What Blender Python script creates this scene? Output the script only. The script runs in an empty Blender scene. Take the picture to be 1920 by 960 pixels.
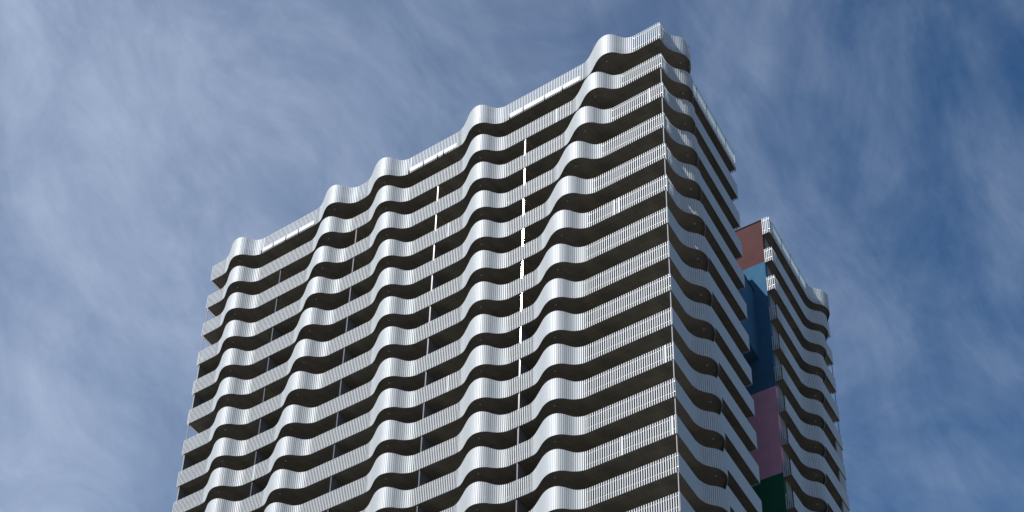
import bpy, math, random
from mathutils import Vector, noise
random.seed(7)
R = math.radians
scene = bpy.context.scene
col = scene.collection

# ------------------------------------------------------------------ levels
GROUND = 102.1                       # roof terrace underside is this far above the ground
Z = [0, -3.107, -6.183, -9.314, -12.401, -15.475, -18.547, -21.662, -24.565, -27.475,
     -30.371, -33.309, -36.166, -39.063, -41.953, -44.85, -47.75]
P0, PH = 1.767, 1.4555               # balustrade height on the roof terrace / other storeys
ANG = -0.2236
U = (math.sin(ANG), math.cos(ANG))   # direction of the narrow side of the tower
N = (math.cos(ANG), -math.sin(ANG))
L1, L2, L3 = 49.16, 16.5, 16.5
SX, SY = -5.65, 24.36                # corner of the rear wing
W2 = 0.71
WANG = 0.03835
ROOT = (-24.0, 8.0, 0.0)

# ------------------------------------------------------------------ materials
def new_mat(name):
    m = bpy.data.materials.new(name); m.use_nodes = True
    nt = m.node_tree; b = nt.nodes['Principled BSDF']
    return m, nt, b

def plain(name, c, rough=0.5, metal=0.0, var=0.0, scale=1.5, spec=0.5, bump=0.0, stretch=(1, 1, 1)):
    m, nt, b = new_mat(name)
    b.inputs['Roughness'].default_value = rough
    b.inputs['Metallic'].default_value = metal
    b.inputs['Specular IOR Level'].default_value = spec
    if var > 0:
        tc = nt.nodes.new('ShaderNodeTexCoord'); mp = nt.nodes.new('ShaderNodeMapping')
        mp.inputs['Scale'].default_value = stretch
        n = nt.nodes.new('ShaderNodeTexNoise'); n.inputs['Scale'].default_value = scale
        n.inputs['Detail'].default_value = 6; n.inputs['Roughness'].default_value = 0.65
        r = nt.nodes.new('ShaderNodeValToRGB')
        r.color_ramp.elements[0].position = 0.3; r.color_ramp.elements[1].position = 0.7
        r.color_ramp.elements[0].color = (*[x * (1 - var) for x in c], 1)
        r.color_ramp.elements[1].color = (*[min(1, x * (1 + var)) for x in c], 1)
        nt.links.new(tc.outputs['Object'], mp.inputs[0]); nt.links.new(mp.outputs[0], n.inputs['Vector'])
        nt.links.new(n.outputs['Fac'], r.inputs[0]); nt.links.new(r.outputs[0], b.inputs['Base Color'])
        if bump > 0:
            bp = nt.nodes.new('ShaderNodeBump'); bp.inputs['Strength'].default_value = bump
            bp.inputs['Distance'].default_value = 0.02
            nt.links.new(n.outputs['Fac'], bp.inputs['Height']); nt.links.new(bp.outputs[0], b.inputs['Normal'])
    else:
        b.inputs['Base Color'].default_value = (*c, 1)
    return m

M = dict(
    slat=plain('white_lacquered_aluminium', (0.465, 0.497, 0.515), rough=0.56, metal=0.22, var=0.04, scale=0.35),
    rail=plain('rail_aluminium', (0.60, 0.61, 0.63), rough=0.36, metal=0.6),
    slab=plain('dark_concrete', (0.205, 0.190, 0.160), rough=0.85, var=0.30, scale=0.55, spec=0.2, stretch=(1, 0.45, 1)),
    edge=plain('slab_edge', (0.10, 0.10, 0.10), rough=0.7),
    column=plain('column_grey', (0.30, 0.31, 0.33), rough=0.5, metal=0.1),
    planter=plain('white_panel', (0.66, 0.67, 0.68), rough=0.5),
    post=plain('post_gloss_white', (0.20, 0.195, 0.20), rough=0.09, metal=0.7),
    divider=plain('slate_panel', (0.19, 0.205, 0.235), rough=0.5, var=0.1, scale=2),
    endwall=plain('end_panel', (0.36, 0.365, 0.37), rough=0.6, var=0.08, scale=2),
    **{'return': plain('return_panel', (0.26, 0.265, 0.28), rough=0.6, var=0.08, scale=2)},
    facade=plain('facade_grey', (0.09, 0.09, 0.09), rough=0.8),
    glass=plain('window_glass', (0.02, 0.025, 0.03), rough=0.06, spec=0.8),
    coping2=plain('screen_frame_metal', (0.16, 0.17, 0.18), rough=0.5, metal=0.3),
    coping=plain('coping_metal', (0.022, 0.022, 0.024), rough=0.8, spec=0.1),
    lamp=plain('lamp_opal', (0.5, 0.48, 0.44), rough=0.4),
    rod=plain('tan_rod', (0.38, 0.30, 0.18), rough=0.4),
    brown=plain('brown_render', (0.088, 0.040, 0.040), rough=0.9, var=0.10, scale=1.2, spec=0.2, bump=0.4),
    blue=plain('blue_render', (0.040, 0.125, 0.225), rough=0.9, var=0.10, scale=1.2, spec=0.2, bump=0.4),
    pink=plain('pink_render', (0.58, 0.30, 0.41), rough=0.9, var=0.08, scale=1.2, spec=0.2, bump=0.4),
    green=plain('green_render', (0.010, 0.10, 0.055), rough=0.9, var=0.10, scale=1.2, spec=0.2, bump=0.4),
    paving=plain('asphalt', (0.15, 0.145, 0.135), rough=0.9, var=0.3, scale=0.05),
)
# the soffits show the joints of their formwork boards
m = M['slab']; nt = m.node_tree; b = nt.nodes['Principled BSDF']; src = b.inputs['Base Color'].links[0].from_socket
tc_ = nt.nodes.new('ShaderNodeTexCoord'); bk = nt.nodes.new('ShaderNodeTexBrick'); bk.inputs['Scale'].default_value = 1.0
bk.inputs['Color1'].default_value = (1.0, 1.0, 1.0, 1); bk.inputs['Color2'].default_value = (0.78, 0.78, 0.78, 1)
bk.inputs['Mortar'].default_value = (0.35, 0.35, 0.35, 1); bk.inputs['Mortar Size'].default_value = 0.022
bk.inputs['Brick Width'].default_value = 2.9; bk.inputs['Row Height'].default_value = 1.3
ml = nt.nodes.new('ShaderNodeMix'); ml.data_type = 'RGBA'; ml.blend_type = 'MULTIPLY'; ml.inputs['Factor'].default_value = 0.6
nt.links.new(tc_.outputs['Object'], bk.inputs['Vector']); nt.links.new(src, ml.inputs['A'])
nt.links.new(bk.outputs['Color'], ml.inputs['B']); nt.links.new(ml.outputs['Result'], b.inputs['Base Color'])
# frosted glass sheets behind the slats of the roof terrace
m, nt, b = new_mat('frosted_glass')
tr = nt.nodes.new('ShaderNodeBsdfTranslucent'); tr.inputs[0].default_value = (0.62, 0.72, 0.76, 1)
b.inputs['Base Color'].default_value = (0.55, 0.63, 0.67, 1); b.inputs['Roughness'].default_value = 0.25
mx = nt.nodes.new('ShaderNodeMixShader'); mx.inputs[0].default_value = 0.75
tp = nt.nodes.new('ShaderNodeBsdfTransparent'); mx2 = nt.nodes.new('ShaderNodeMixShader'); mx2.inputs[0].default_value = 0.22
nt.links.new(b.outputs[0], mx.inputs[1]); nt.links.new(tr.outputs[0], mx.inputs[2])
nt.links.new(mx.outputs[0], mx2.inputs[1]); nt.links.new(tp.outputs[0], mx2.inputs[2])
nt.links.new(mx2.outputs[0], nt.nodes['Material Output'].inputs[0])
M['frost'] = m

# ------------------------------------------------------------------ mesh helpers
NS = 10                              # corners of a slat's cross-section
class MB:
    def __init__(s): s.v = []; s.f = []; s.m = []
    def add(s, vs, fs, mi=0):
        o = len(s.v); s.v += vs
        for f in fs: s.f.append([i + o for i in f]); s.m.append(mi)
    def prism(s, pts, z0, z1, mi=0):
        """pts counter-clockwise seen from above"""
        n = len(pts)
        vs = [(x, y, z0) for x, y in pts] + [(x, y, z1) for x, y in pts]
        fs = [[i, (i + 1) % n, n + (i + 1) % n, n + i] for i in range(n)]
        fs.append(list(range(n - 1, -1, -1))); fs.append(list(range(n, 2 * n)))
        s.add(vs, fs, mi)
    def box(s, cx, cy, z0, z1, lx, ly, t=(1, 0), mi=0):
        tx, ty = t; nx, ny = -ty, tx
        pts = [(cx + a * lx / 2 * tx + b_ * ly / 2 * nx, cy + a * lx / 2 * ty + b_ * ly / 2 * ny)
               for a, b_ in ((-1, -1), (1, -1), (1, 1), (-1, 1))]
        s.prism(pts, z0, z1, mi)
    def build(s, name, mats, parent=None, loc=(0, 0, 0), smooth=False):
        me = bpy.data.meshes.new(name)
        me.from_pydata([(x - loc[0] - ROOT[0] * (parent is not None and parent.parent is None),
                         y - loc[1] - ROOT[1] * (parent is not None and parent.parent is None), z) for x, y, z in s.v], [], s.f)
        for mm in (mats if isinstance(mats, (list, tuple)) else [mats]): me.materials.append(mm)
        if any(s.m): me.polygons.foreach_set('material_index', s.m)
        if smooth: me.polygons.foreach_set('use_smooth', [True] * len(me.polygons))
        me.update()
        o = bpy.data.objects.new(name, me); col.objects.link(o)
        o.location = loc
        if parent: o.parent = parent
        return o

# ------------------------------------------------------------------ plan of one storey
LA, HN, HF = 1.31, 2.05, 3.0         # reach of a bulge, its half width towards the corner and away from it
RISE, HANG = 0.14, 0.15              # the closed panels of a bulge reach higher and lower than the open slats
TN = [(0, 1), (.3, .975), (.55, .89), (.8, .71), (1.0, .47), (1.25, .24), (1.6, .085), (2.05, 0)]
TF = [(0, 1), (.4, .945), (.85, .795), (1.3, .58), (1.75, .355), (2.15, .18), (2.6, .05), (3.0, 0)]
def table(T, d):
    if d >= T[-1][0]: return 0.0
    i = 0
    while T[i + 1][0] < d: i += 1
    p = [T[max(0, i - 1)], T[i], T[i + 1], T[min(len(T) - 1, i + 2)]]
    m1 = 0 if i == 0 else (p[2][1] - p[0][1]) / (p[2][0] - p[0][0])
    m2 = 0 if i + 2 >= len(T) else (p[3][1] - p[1][1]) / (p[3][0] - p[1][0])
    h = p[2][0] - p[1][0]; t = (d - p[1][0]) / h
    return max(0, (2*t**3 - 3*t*t + 1) * p[1][1] + (t**3 - 2*t*t + t) * h * m1 + (3*t*t - 2*t**3) * p[2][1] + (t**3 - t*t) * h * m2)
def bulge(d): return LA * table(TN if d > 0 else TF, abs(d))
def swell(d):
    a, b_ = (0.25, 1.5) if d > 0 else (1.7, 2.9)
    t = min(1, max(0, (b_ - abs(d)) / (b_ - a))); return t * t * (3 - 2 * t)
def closed(d):
    h = HN - 0.05 if d > 0 else HF - 0.35
    full = 1.16 - 0.22 * min(1, max(0, (d + 0.3) / 0.9)); d = abs(d)
    t = min(1, max(0, (h + 0.10 - d) / 0.6)); return full * t * t * (3 - 2 * t)

def run(p, t, length, centres, step=0.04, sign=1, base=None):
    """dense polyline along a side starting in p, direction t, bulging to the right-hand side:
    (x, y, closedness, swell)"""
    nx, ny = t[1], -t[0]
    n = max(2, int(round(length / step))); out = []
    for i in range(n + 1):
        s = length * i / n
        kx = 0.8 if base and any(s < c for c in centres) else 1.0        # the bulge of the narrow side is softer and shallower
        o = sum(bulge(sign * (s - c) * kx) for c in centres) * (0.88 if base else 1.0)
        w = max([closed(sign * (s - c) * kx) for c in centres] + [0])
        w = w * (0.70 if base else 1.0) + (1 - min(1, w)) * (base(s) if base else 0)
        x, y = p[0] + t[0] * s, p[1] + t[1] * s
        out.append((x + nx * o, y + ny * o, w, max([swell(sign * (s - c)) for c in centres] + [0]) * (0.35 if base else 1.0)))
    return out

def offset(path, d):
    """shift a polyline to its right by d"""
    out = []
    for i, q in enumerate(path):
        a = path[max(0, i - 1)]; c = path[min(len(path) - 1, i + 1)]
        tx, ty = c[0] - a[0], c[1] - a[1]; l = math.hypot(tx, ty) or 1
        out.append((q[0] + ty / l * d, q[1] - tx / l * d))
    return out

def slats(mb, path, zb, zt, sparse=False, low=None, rnd=0.0, wide=1e9):
    """vertical slats along one side; pitch and width follow the closedness of the path"""
    S = [0]
    for a, c in zip(path, path[1:]): S.append(S[-1] + math.hypot(c[0] - a[0], c[1] - a[1]))
    s = 0.055; j = 0; total = S[-1]; k = 0
    while s < total - 0.02:
        while j < len(S) - 2 and S[j + 1] < s: j += 1
        f = (s - S[j]) / max(1e-6, S[j + 1] - S[j])
        a, c = path[j], path[j + 1]
        w = a[2] + (c[2] - a[2]) * f
        x, y = a[0] + (c[0] - a[0]) * f, a[1] + (c[1] - a[1]) * f
        sw = a[3] + (c[3] - a[3]) * f
        tx, ty = c[0] - a[0], c[1] - a[1]; l = math.hypot(tx, ty); tx /= l; ty /= l
        open_ = 0.186 if s > wide else 0.162
        pitch = open_ + (0.146 - open_) * w
        wd = 0.089 + (0.134 - 0.089) * w
        th = 0.074 + (0.034 - 0.074) * min(1, w)
        if w < 0.02 and random.random() < 0.006: wd = 0.19; s += 0.05
        q = []
        for i in range(NS):
            a_ = (i + .5) * 2 * math.pi / NS; ca, sa = math.cos(a_), math.sin(a_)
            q.append((wd / 2 * math.copysign(abs(ca) ** 0.75, ca), th / 2 * math.copysign(abs(sa) ** 0.75, sa)))
        jz = random.uniform(-rnd, rnd)
        vs = []
        z_b, z_t = zb - HANG * sw, zt + RISE * sw
        if low and low(s): z_t = zb + 0.70
        for z, k_ in ((z_b + jz, 1.0), (z_t - 0.025 + jz, 1.0), (z_t + jz, 0.6)):
            vs += [(x + tx * a_ * k_ - ty * b_ * k_, y + ty * a_ * k_ + tx * b_ * k_, z) for a_, b_ in q]
        fs = [[i, (i + 1) % NS, NS + (i + 1) % NS, NS + i] for i in range(NS)]
        fs += [[NS + i, NS + (i + 1) % NS, 2 * NS + (i + 1) % NS, 2 * NS + i] for i in range(NS)]
        fs += [list(range(NS - 1, -1, -1)), list(range(2 * NS, 3 * NS))]
        mb.add(vs, fs)
        s += pitch

def sweep(mb, path, d, w, z0, z1, mi=0):
    """a bar of width w between heights z0 and z1, d to the right of the path"""
    a = offset(path, d - w / 2); b_ = offset(path, d + w / 2); n = len(a)
    vs = []
    for (x1, y1), (x2, y2) in zip(a, b_):
        vs += [(x1, y1, z0), (x2, y2, z0), (x2, y2, z1), (x1, y1, z1)]
    fs = []
    for i in range(n - 1):
        o = 4 * i
        for k in range(4): fs.append([o + k, o + 4 + k, o + 4 + (k + 1) % 4, o + (k + 1) % 4])
    fs += [[3, 2, 1, 0], [4 * n - 4, 4 * n - 3, 4 * n - 2, 4 * n - 1]]
    mb.add(vs, fs, mi)

# centres of the five bulges of the long side (peak readings moved to the true centre), per storey
CA = [3.79, 4.94, 5.94, 6.81, 7.6, 8.1, 8.44, 8.62, 8.65, 8.61, 8.64, 8.57, 8.54, 8.52, 8.52, 8.52, 8.52]
CB = [16.61, 16.36, 16.2, 15.98, 15.83, 15.74, 15.64, 15.52, 15.35, 15.3, 15.28, 15.22, 15.2, 15.2, 15.2, 15.2, 15.2]
CC = [26.93, 26.48, 26.1, 25.7, 25.36, 25.04, 24.75, 24.46, 24.24, 24.1, 24.0, 23.9, 23.85, 23.8, 23.8, 23.8, 23.8]
CD = [32.62, 32.95, 33.3, 33.61, 33.93, 34.2, 34.46, 34.72, 34.93, 35.13, 35.3, 35.42, 35.5, 35.55, 35.6, 35.6, 35.6]
CE = [44.11, 43.87, 43.61, 43.36, 43.13, 42.89, 42.64, 42.43, 42.28, 42.15, 42.05, 42.0, 42.0, 42.0, 42.0, 42.0, 42.0]
CR = [3.14, 3.35, 3.47, 3.66, 3.95, 4.32, 4.6, 4.85, 5.07, 5.33, 5.55, 5.68, 5.75, 5.79, 5.82, 5.84, 5.85]
CS = [12.54, 11.25, 9.98, 8.85, 7.7, 6.9, 6.15, 5.45, 5.06, 4.85, 4.75, 4.7, 4.65]

def shut(k):
    """the slats of the narrow side stand close together, except by the corner of the upper storeys"""
    if k == 0: return lambda s: 0.35
    return lambda s: 1.22 * min(1, max(0, (s - (0.9 if k < 6 else -2)) / 0.8))
def front_sides(k):
    cs = [L1 - (c[k] + 0.60) for c in (CA, CB, CC, CD, CE)]
    wl = (U[0] * 16.0 - L1, U[1] * 16.0)
    e = (U[0] * L2, U[1] * L2)
    return [run(wl, (-U[0], -U[1]), 16.0, []), run((-L1, 0), (1, 0), L1, cs),
            run((0, 0), U, L2, [CR[k]], sign=-1, base=shut(k)), run(e, (-1, 0), 2.4, [])]
def rear_sides(k):
    t = (math.cos(WANG), math.sin(WANG)); s0 = (SX - W2 * t[0], SY - W2 * t[1])
    e = (SX + U[0] * L3, SY + U[1] * L3)
    return [run(s0, t, W2, []), run((SX, SY), U, L3, [CS[k]], sign=-1, base=shut(k)), run(e, (-1, 0), 2.4, [])]


def slab_outline(sides, back, inset):
    pts = []
    n = len(sides)
    for i, s in enumerate(sides):
        o = offset(s[::3] + ([s[-1]] if (len(s) - 1) % 3 else []), -inset)
        # trim corners: move end points along the side by the inset
        def shift(q, a, c, d):
            l = math.hypot(c[0] - a[0], c[1] - a[1]); return (q[0] + (c[0] - a[0]) / l * d, q[1] + (c[1] - a[1]) / l * d)
        if i > 0: o[0] = shift(o[0], s[0], s[1], inset * 0.9)
        if i < n - 1: o[-1] = shift(o[-1], s[-1], s[-2], inset * 0.9)
        if i > 0: o = o[1:] if math.hypot(o[0][0] - pts[-1][0], o[0][1] - pts[-1][1]) < 0.06 else o
        pts += o
    return pts + back

# ------------------------------------------------------------------ the tower
def tagp(o, **kw):
    for k, v in kw.items(): o[k] = v
    return o

tower = bpy.data.objects.new('apartment_tower', None); col.objects.link(tower)
tower.location = ROOT; tower.empty_display_size = 4
tower['label'] = 'tall white apartment tower with rippling slatted balconies and a painted rear wall under blue sky'
tower['category'] = 'building'

GX = [-13.12, -22.15, -31.15, -40.0]            # party walls between the flats
def lens_post(mb, x, y, z0, z1, t, w, d):
    tx, ty = t; nx, ny = ty, -tx
    q = [(math.cos(a) * w / 2, math.sin(a) * d / 2) for a in [i * math.pi / 6 for i in range(12)]]
    pts = [(x + tx * a - nx * b_, y + ty * a - ny * b_) for a, b_ in q]
    mb.prism(pts, z0, z1)

def storey(k, which):
    zk = GROUND + Z[k]; ph = P0 if k == 0 else PH
    sides = front_sides(k) if which == 'front' else rear_sides(k)
    if which == 'front': back = [(U[0] * 15.9 - L1 + .5, U[1] * 15.9)][:0]
    else: back = [(SX - 8.0, SY + 14.0), (SX - 8.0, SY + 0.9), (SX - W2 - 0.12, SY + 0.9)][:]
    loc = (-ROOT[0] * 0, 0, 0)
    loc_abs = (-12.0, 6.0, zk) if which == 'front' else (SX - 2, SY + 6, zk)
    # slab (soffit, edge band) -> the balcony itself
    mb = MB()
    out = slab_outline(sides, back, 0.085)
    mb.prism(out, 0.10, 0.36, 0)
    if k == 0:                                   # upstand of the terrace
        for s in sides[(1 if which == 'front' else 0):]:
            sweep(mb, s[2:-2:2], -0.22, 0.10, 0.362, 0.66, 1)
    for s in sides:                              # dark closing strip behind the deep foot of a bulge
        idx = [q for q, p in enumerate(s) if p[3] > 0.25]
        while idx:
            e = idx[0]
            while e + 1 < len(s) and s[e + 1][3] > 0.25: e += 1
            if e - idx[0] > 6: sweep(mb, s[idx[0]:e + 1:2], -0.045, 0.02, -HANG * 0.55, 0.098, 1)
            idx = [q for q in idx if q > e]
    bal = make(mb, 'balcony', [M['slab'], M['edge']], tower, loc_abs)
    if k == 0: bal['label'] = 'dark soffit slab of the roof terrace' if which == 'front' else 'dark soffit slab of the rear wing terrace'
    # slatted balustrade
    mb = MB()
    for i, s in enumerate(sides):
        low = None
        if k == 0 and i == (2 if which == 'front' else 1):
            low = (lambda v: v > CR[0] + 3.6) if which == 'front' else (lambda v: 0.9 < v < CS[0] - 2.9)
        slats(mb, s, 0.0, ph, low=low, rnd=0.002, wide=(len(s) * 0.04 - 3.0) if which == 'front' and i == 1 else 1e9)
    make(mb, 'balustrade', M['slat'], bal, loc_abs)
    # rails behind the slats
    mb = MB()
    for s in sides:
        sweep(mb, s[1:-1:2], -0.06, 0.035, ph - 0.24, ph - 0.20)
        sweep(mb, s[1:-1:2], -0.06, 0.035, 0.40, 0.44)
    make(mb, 'handrail', M['rail'], bal, loc_abs)
    # frosted sheets of the roof terrace on the narrow side
    if k == 0:
        s = sides[2 if which == 'front' else 1]; m_ = len(s)
        lo, hi = (int((CR[0] + 2.5) / .04), m_ - 3) if which == 'front' else (int(.9 / .04), int((CS[0] - 2.2) / .04))
        n_ = 5 if which == 'front' else 4; step = (hi - lo) / n_
        rods = MB(); sheets = MB()
        for q in range(n_):
            a, b_ = int(lo + q * step) + 1, int(lo + (q + 1) * step) - 1
            sweep(sheets, s[a:b_ + 1], -0.02, 0.014, 0.62, ph - 0.06)
            p = s[a - 1]; rods.box(p[0], p[1], 0.30, ph - 0.02, 0.045, 0.045, U)
        sweep(rods, s[lo:hi + 1], -0.02, 0.05, ph - 0.055, ph - 0.01)
        make(sheets, 'glass_screen', M['frost'], bal, loc_abs)
        make(rods, 'screen_frame', M['coping2'], bal, loc_abs)
    # small round lamps under the bulges
    if which == 'front':
        lp = [(-(c[k] + 0.60) - 0.33, -0.42) for c in (CA, CB, CC, CD, CE)]
        lp.append((U[0] * (CR[k] + .05) + N[0] * 0.40, U[1] * (CR[k] + .05) + N[1] * 0.40))
    else:
        lp = [(SX + U[0] * CS[k] + N[0] * 0.4, SY + U[1] * CS[k] + N[1] * 0.4)]
    for x, y in lp:
        mb = MB(); mb.prism([(x + 0.075 * math.cos(i * math.pi / 6), y + 0.075 * math.sin(i * math.pi / 6)) for i in range(12)], 0.055, 0.0995)
        make(mb, 'ceiling_lamp', M['lamp'], bal, loc_abs)
    return bal, loc_abs

def make(mb, name, mats, parent, absloc):
    """vertices: x, y absolute, z relative to the storey; object origin at absloc"""
    me = bpy.data.meshes.new(name)
    ax, ay = absloc[0], absloc[1]
    me.from_pydata([(x - ax, y - ay, z) for x, y, z in mb.v], [], mb.f)
    for mm in (mats if isinstance(mats, (list, tuple)) else [mats]): me.materials.append(mm)
    if any(mb.m): me.polygons.foreach_set('material_index', mb.m)
    me.update()
    o = bpy.data.objects.new(name, me); col.objects.link(o); o.parent = parent
    if parent is tower: o.location = (ax - ROOT[0], ay - ROOT[1], absloc[2] - ROOT[2])
    return o

front = [storey(k, 'front') for k in range(len(Z))]
rear = [storey(k, 'rear') for k in range(len(CS))]

# white trough panels on the straight runs of the roof terrace
bal, la = front[0]
for a, b_ in [(-7.62, -9.30), (-9.40, -11.10), (-11.18, -13.24), (-13.34, -14.7), (-20.25, -21.6), (-21.7, -22.27),
              (-22.37, -23.8), (-23.9, -25.35), (-36.3, -38.15), (-38.25, -39.66), (-39.76, -41.22), (-41.32, -42.6)]:
    mb = MB(); mb.box((a + b_) / 2, -0.055, 0.10, 0.55, abs(a - b_), 0.03)
    make(mb, 'trough_panel', M['planter'], bal, la)
    mb = MB(); mb.box(b_ - 0.05 if b_ != -14.7 else b_, -0.05, -0.06, 0.30, 0.05, 0.10)
    make(mb, 'bracket', M['coping'], bal, la)

# party walls, their bright front edges and the corner columns; all stand on the storey below
for k in range(1, len(Z)):
    bal, la = front[k]; top = Z[k - 1] - Z[k] + 0.10
    if k >= 2:
        for gi, x in enumerate(GX):
            mb = MB(); mb.box(x, 0.13, 0.36, top, 0.105, 0.12, (U[1], -U[0]))
            make(mb, 'party_wall_edge', M['post'], bal, la)
            solid = k - 1 >= (3 if gi else 7)
            if gi == 3 and k - 1 == 5: solid = False
            if solid:
                mb = MB(); mb.box(x + U[0] * 1.15, 0.21 + 1.0, 0.362, top - 0.002, 0.10, 2.0, (U[1], -U[0]))
                make(mb, 'party_wall', M['divider'], bal, la)
            else:
                mb = MB(); mb.box(x + 0.10 + U[0] * 1.1, 0.21 + 1.1, top - 0.10, top - 0.06, 0.05, 2.0, (U[1], -U[0]))
                make(mb, 'ceiling_rod', M['rod'], bal, la)
        mb = MB(); lens_post(mb, -0.12, 0.12, 0.36, top, (1, 0), 0.085, 0.085)
        make(mb, 'corner_column', M['column'], bal, la)
    if k - 1 in (1, 2, 5) or k == 1:
        if k > 1:
            mb = MB(); lens_post(mb, -L1 + 0.12, 0.12, 0.36, top, (1, 0), 0.07, 0.07)
            make(mb, 'corner_column', M['column'], bal, la)
    else:
        mb = MB(); mb.box(-L1 + 0.16 + U[0] * 1.1, 0.12 + 1.05, 0.362, top - 0.002, 0.10, 2.1, (U[1], -U[0]))
        make(mb, 'party_wall', M['divider'], bal, la)
for k in range(1, len(CS)):
    bal, la = rear[k]; top = Z[k - 1] - Z[k] + 0.10
    ex, ey = SX + U[0] * (L3 - 0.12) - N[0] * 0.12, SY + U[1] * (L3 - 0.12) - N[1] * 0.12
    if k - 1 < 4:
        if k > 1:
            mb = MB(); lens_post(mb, ex, ey, 0.36, top, (1, 0), 0.08, 0.08)
            make(mb, 'corner_column', M['column'], bal, la)
    else:
        mb = MB(); mb.box(ex - U[0] * 0.8, ey - U[1] * 0.8, 0.362, top - 0.002, 1.7, 0.09, U)
        make(mb, 'party_wall', M['endwall'], bal, la)

# storeys below the picture, down to the ground: slabs and closed bands only
mb = MB()
zz = Z[-1] - 2.9; i = 0
while zz + GROUND > 4:
    for which, kk in (('front', 16), ('rear', 12)):
        s = front_sides(kk) if which == 'front' else rear_sides(kk)
        back = [] if which == 'front' else [(SX - 8.0, SY + 14.0), (SX - 8.0, SY + 0.9), (SX - W2 - 0.12, SY + 0.9)]
        mb.prism(slab_outline([q[::4] + ([q[-1]] if (len(q) - 1) % 4 else []) for q in s], back, 0.085), zz + .1, zz + .36, 1)
        for q in s: sweep(mb, q[1:-1:6], -0.03, 0.04, zz, zz + PH, 0)
    zz -= 2.9
zz = Z[12] - 2.9
while zz > Z[-1] - 1:
    s = rear_sides(12)
    mb.prism(slab_outline([q[::4] + ([q[-1]] if (len(q) - 1) % 4 else []) for q in s],
             [(SX - 8.0, SY + 14.0), (SX - 8.0, SY + 0.9), (SX - W2 - 0.12, SY + 0.9)], 0.085), zz + .1, zz + .36, 1)
    for q in s: sweep(mb, q[1:-1:6], -0.03, 0.04, zz, zz + PH, 0)
    zz -= 2.9
make(mb, 'lower_storeys', [M['slat'], M['slab']], tower, (-12, 6, GROUND))

# core of the front block (set back behind the balconies) with glazing
D = 3.0
def off_plan(x0, y0): return (x0, y0)
f1 = (-L1 + 2.4 + U[0] * D, D); f2 = (-2.36 + U[0] * D * 0.0 - 0.35, D)
e_front = (U[0] * (L2 - 0.6) - N[0] * 2.5, U[1] * (L2 - 0.6) - N[1] * 2.5)
c_front = (-2.5 / N[0] + U[0] / U[1] * D, D)
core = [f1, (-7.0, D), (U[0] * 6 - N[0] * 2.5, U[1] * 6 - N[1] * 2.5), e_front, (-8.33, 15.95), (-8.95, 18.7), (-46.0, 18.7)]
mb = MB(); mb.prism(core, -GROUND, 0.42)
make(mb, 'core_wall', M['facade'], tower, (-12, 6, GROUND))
# glazing bands: one per storey on the long side and on the narrow side
for k in range(1, len(Z)):
    bal, la = front[k]; top = Z[k - 1] - Z[k] + 0.10
    xs = [-7.2] + GX + [f1[0] + 0.3]
    mb = MB(); mb.box((xs[0] + xs[-1]) / 2, D - 0.02, 0.45, top - 0.12, xs[0] - xs[-1], 0.03)
    make(mb, 'window_band', M['glass'], bal, la)
    mb = MB(); mb.box(U[0] * 10.6 - N[0] * 2.48, U[1] * 10.6 - N[1] * 2.48, 0.45, top - 0.12, 8.0, 0.03, U)
    make(mb, 'window_band', M['glass'], bal, la)

# rear wing: painted end wall in four colours, body behind, blue link volume
t = (math.cos(WANG), math.sin(WANG)); nb = (-math.sin(WANG), math.cos(WANG))
def wall_pt(x, back=0.0):
    s = (x - SX) / t[0]; return (SX + t[0] * s + nb[0] * back, SY + t[1] * s + nb[1] * back)
xr, xl = SX - W2 - 0.02, -34.0
bands = [('brown', 1.60, -2.95, 'brown painted top of the rear end wall'), ('blue', -2.95, -15.9, 'blue painted stretch of the rear end wall'),
         ('pink', -15.9, -24.1, 'pink painted stretch of the rear end wall'), ('green', -24.1, -GROUND, 'dark green painted foot of the rear end wall')]
for nme, zt, zb, lab in bands:
    mb = MB(); mb.prism([wall_pt(xl), wall_pt(xr), wall_pt(xr, 0.35), wall_pt(xl, 0.35)], zb, zt)
    o = make(mb, 'painted_wall', M[nme], tower, (-12, 24, GROUND)); o['label'] = lab
mb = MB(); mb.prism([wall_pt(xl, -0.05), wall_pt(xr + 0.04, -0.05), wall_pt(xr + 0.04, 0.42), wall_pt(xl, 0.42)], 1.602, 1.70)
make(mb, 'wall_coping', M['coping'], tower, (-12, 24, GROUND))
S0 = (SX - N[0] * 1.5, SY - N[1] * 1.5)
body = [wall_pt(xl + 2, 0.352), wall_pt(S0[0] - 0.1, 0.352), (S0[0] + U[0] * 14.5, S0[1] + U[1] * 14.5), (xl + 2, S0[1] + U[1] * 14.5)]
mb = MB(); mb.prism(body, -GROUND, 0.3)
make(mb, 'rear_wall', M['divider'], tower, (-12, 24, GROUND))
a0 = wall_pt(xr - 0.06, 0.352)
mb = MB(); mb.box(a0[0] + U[0] * 0.7, a0[1] + U[1] * 0.7, -GROUND, 0.2, 1.3, 0.10, U)
make(mb, 'return_wall', M['return'], tower, (-12, 24, GROUND))
bx = wall_pt(-7.64, -0.002)
q0 = (bx[0] - U[0] * 8.6, bx[1] - U[1] * 8.6)
mb = MB(); mb.prism([(q0[0] - 6, q0[1]), q0, bx, (bx[0] - 6, bx[1])], -12.65, -5.65)
make(mb, 'stair_link', M['blue'], tower, (-12, 24, GROUND))['label'] = 'blue closed link volume between the two wings'
mb = MB(); mb.prism([(q0[0] - 6, q0[1]), (q0[0] + .06, q0[1]), (bx[0] + .06, bx[1]), (bx[0] - 6, bx[1])], -5.648, -5.56)
make(mb, 'link_coping', M['coping'], tower, (-12, 24, GROUND))

# ------------------------------------------------------------------ ground
mb = MB()
mb.add([(-3000, -3000, 0), (3000, -3000, 0), (3000, 3000, 0), (-3000, 3000, 0)], [[0, 1, 2, 3]])
g = mb.build('ground', M['paving']); g['kind'] = 'structure'

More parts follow.
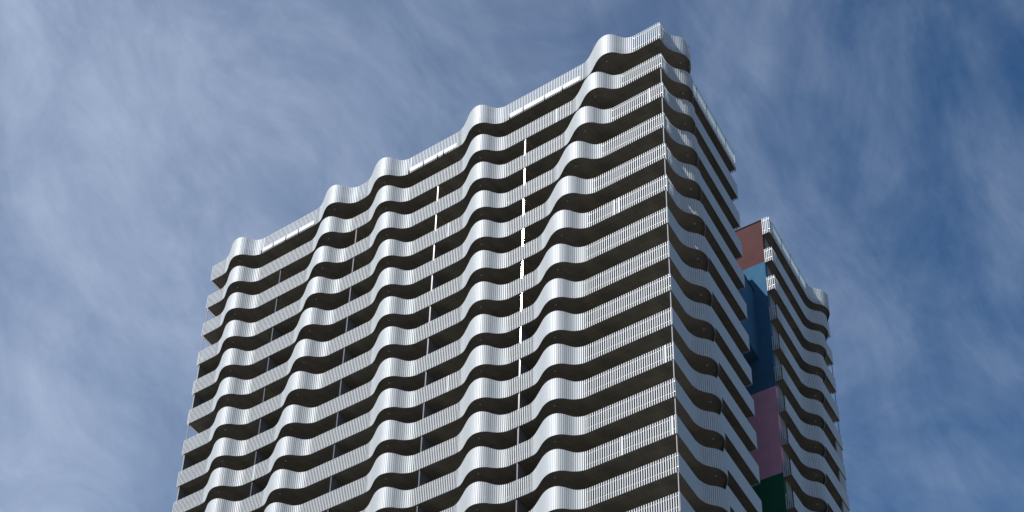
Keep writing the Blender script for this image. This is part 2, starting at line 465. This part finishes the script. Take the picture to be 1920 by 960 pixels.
# ------------------------------------------------------------------ light and sky
SUN_EL, SUN_AZ = 39.5, 12.5                     # azimuth: degrees left of the long side's normal
sd = Vector((-math.sin(R(SUN_AZ)) * math.cos(R(SUN_EL)), -math.cos(R(SUN_AZ)) * math.cos(R(SUN_EL)), math.sin(R(SUN_EL))))
sun = bpy.data.lights.new('sun', 'SUN'); sun.energy = 4.5; sun.angle = R(0.53); sun.color = (1.0, 0.955, 0.90)
so = bpy.data.objects.new('sun', sun); col.objects.link(so); so.location = (0, 0, 160)
so.rotation_euler = sd.to_track_quat('Z', 'Y').to_euler()

w = bpy.data.worlds.new('World'); scene.world = w; w.use_nodes = True
nt = w.node_tree; nt.nodes.clear(); Ln = nt.links.new
out = nt.nodes.new('ShaderNodeOutputWorld'); bg = nt.nodes.new('ShaderNodeBackground')
sky = nt.nodes.new('ShaderNodeTexSky'); sky.sky_type = 'NISHITA'; sky.sun_disc = False
sky.sun_elevation = R(SUN_EL); sky.sun_rotation = math.atan2(sd.x, sd.y)
sky.altitude = 300; sky.air_density = 1.0; sky.dust_density = 0.6; sky.ozone_density = 3.0
bg.inputs['Strength'].default_value = 0.09
tc = nt.nodes.new('ShaderNodeTexCoord')
wv = Vector((0.087, 0.762, -0.642)).normalized()          # direction in which the cirrus is drawn out
def vm(op, a=None, b_=None, v=None):
    n = nt.nodes.new('ShaderNodeVectorMath'); n.operation = op
    if a is not None: Ln(a, n.inputs[0])
    if b_ is not None: Ln(b_, n.inputs[1])
    if v is not None: n.inputs[1].default_value = v
    return n
def mth(op, a, b_=None, v=None, clamp=False):
    n = nt.nodes.new('ShaderNodeMath'); n.operation = op; n.use_clamp = clamp; Ln(a, n.inputs[0])
    if b_ is not None: Ln(b_, n.inputs[1])
    elif v is not None: n.inputs[1].default_value = v
    return n.outputs[0]
def stretched(k):
    dt = vm('DOT_PRODUCT', tc.outputs['Generated'], v=wv)
    sc = nt.nodes.new('ShaderNodeVectorMath'); sc.operation = 'SCALE'; sc.inputs[0].default_value = wv * -k
    Ln(dt.outputs['Value'], sc.inputs['Scale'])
    return vm('ADD', tc.outputs['Generated'], sc.outputs[0]).outputs[0]
def nz(vec, scale, detail, rough, dist, off=(0, 0, 0)):
    m = nt.nodes.new('ShaderNodeMapping'); m.inputs['Location'].default_value = off; Ln(vec, m.inputs[0])
    n = nt.nodes.new('ShaderNodeTexNoise'); n.inputs['Scale'].default_value = scale; n.inputs['Detail'].default_value = detail
    n.inputs['Roughness'].default_value = rough; n.inputs['Distortion'].default_value = dist
    Ln(m.outputs[0], n.inputs['Vector']); return n.outputs['Fac']
def ramp(x, a, b_, lo=0.0, hi=1.0):
    n = nt.nodes.new('ShaderNodeMapRange'); n.interpolation_type = 'SMOOTHSTEP'
    n.inputs['From Min'].default_value = a; n.inputs['From Max'].default_value = b_
    n.inputs['To Min'].default_value = lo; n.inputs['To Max'].default_value = hi
    Ln(x, n.inputs['Value']); return n.outputs['Result']
broad = ramp(nz(stretched(0.30), 6.5, 5, 0.60, 1.0, (3.1, 1.2, 0.4)), 0.32, 0.68)
mid = ramp(nz(stretched(0.48), 19.0, 9, 0.66, 0.9, (0.3, 2.2, 5.4)), 0.30, 0.74)
fine = ramp(nz(stretched(0.60), 55.0, 7, 0.68, 0.5, (7.3, 0.2, 1.4)), 0.3, 0.75)
# the sheet of thin cloud is thicker towards one side of the sky
side = vm('DOT_PRODUCT', tc.outputs['Generated'], v=(-0.78, -0.625, -0.10)).outputs['Value']
base = ramp(side, -0.36, 0.22, 0.0, 0.29)
amp = ramp(side, -0.34, 0.30, 0.24, 0.36)
s1 = mth('ADD', mth('MULTIPLY', broad, v=0.46), mth('MULTIPLY', mth('MULTIPLY', mid, broad), v=0.40))
s2 = mth('ADD', s1, mth('MULTIPLY', mid, v=0.16))
s3 = mth('ADD', s2, mth('MULTIPLY', fine, v=0.15))
cov = mth('ADD', base, mth('MULTIPLY', s3, amp))
mix = nt.nodes.new('ShaderNodeMix'); mix.data_type = 'RGBA'
Ln(cov, mix.inputs['Factor']); hs = nt.nodes.new('ShaderNodeHueSaturation'); hs.inputs['Saturation'].default_value = 1.3; Ln(sky.outputs[0], hs.inputs['Color']); Ln(hs.outputs[0], mix.inputs['A']); mix.inputs['B'].default_value = (6.1, 7.2, 9.3, 1)
Ln(mix.outputs['Result'], bg.inputs['Color']); Ln(bg.outputs[0], out.inputs[0])

# ------------------------------------------------------------------ camera
yaw, pitch, roll = -0.694427, 0.690587, 0.0292186
f = Vector((math.sin(yaw) * math.cos(pitch), math.cos(yaw) * math.cos(pitch), math.sin(pitch)))
r0 = f.cross(Vector((0, 0, 1))).normalized(); u0 = r0.cross(f)
r = math.cos(roll) * r0 + math.sin(roll) * u0; u = -math.sin(roll) * r0 + math.cos(roll) * u0
cam = bpy.data.cameras.new('camera'); co = bpy.data.objects.new('camera', cam); col.objects.link(co)
from mathutils import Matrix
mw = Matrix(((r.x, u.x, -f.x, 52.4968), (r.y, u.y, -f.y, -79.9191), (r.z, u.z, -f.z, GROUND - 100.5045), (0, 0, 0, 1)))
co.matrix_world = mw
cam.sensor_fit = 'HORIZONTAL'; cam.sensor_width = 36; cam.lens = 3374.71 / 1920 * 36
cam.clip_start = 0.5; cam.clip_end = 8000
scene.camera = co

scene.view_settings.view_transform = 'Standard'; scene.view_settings.look = 'None'
scene.view_settings.exposure = 0.0; scene.view_settings.gamma = 1.0
scene.view_settings.use_curve_mapping = False
scene.cycles.max_bounces = 6
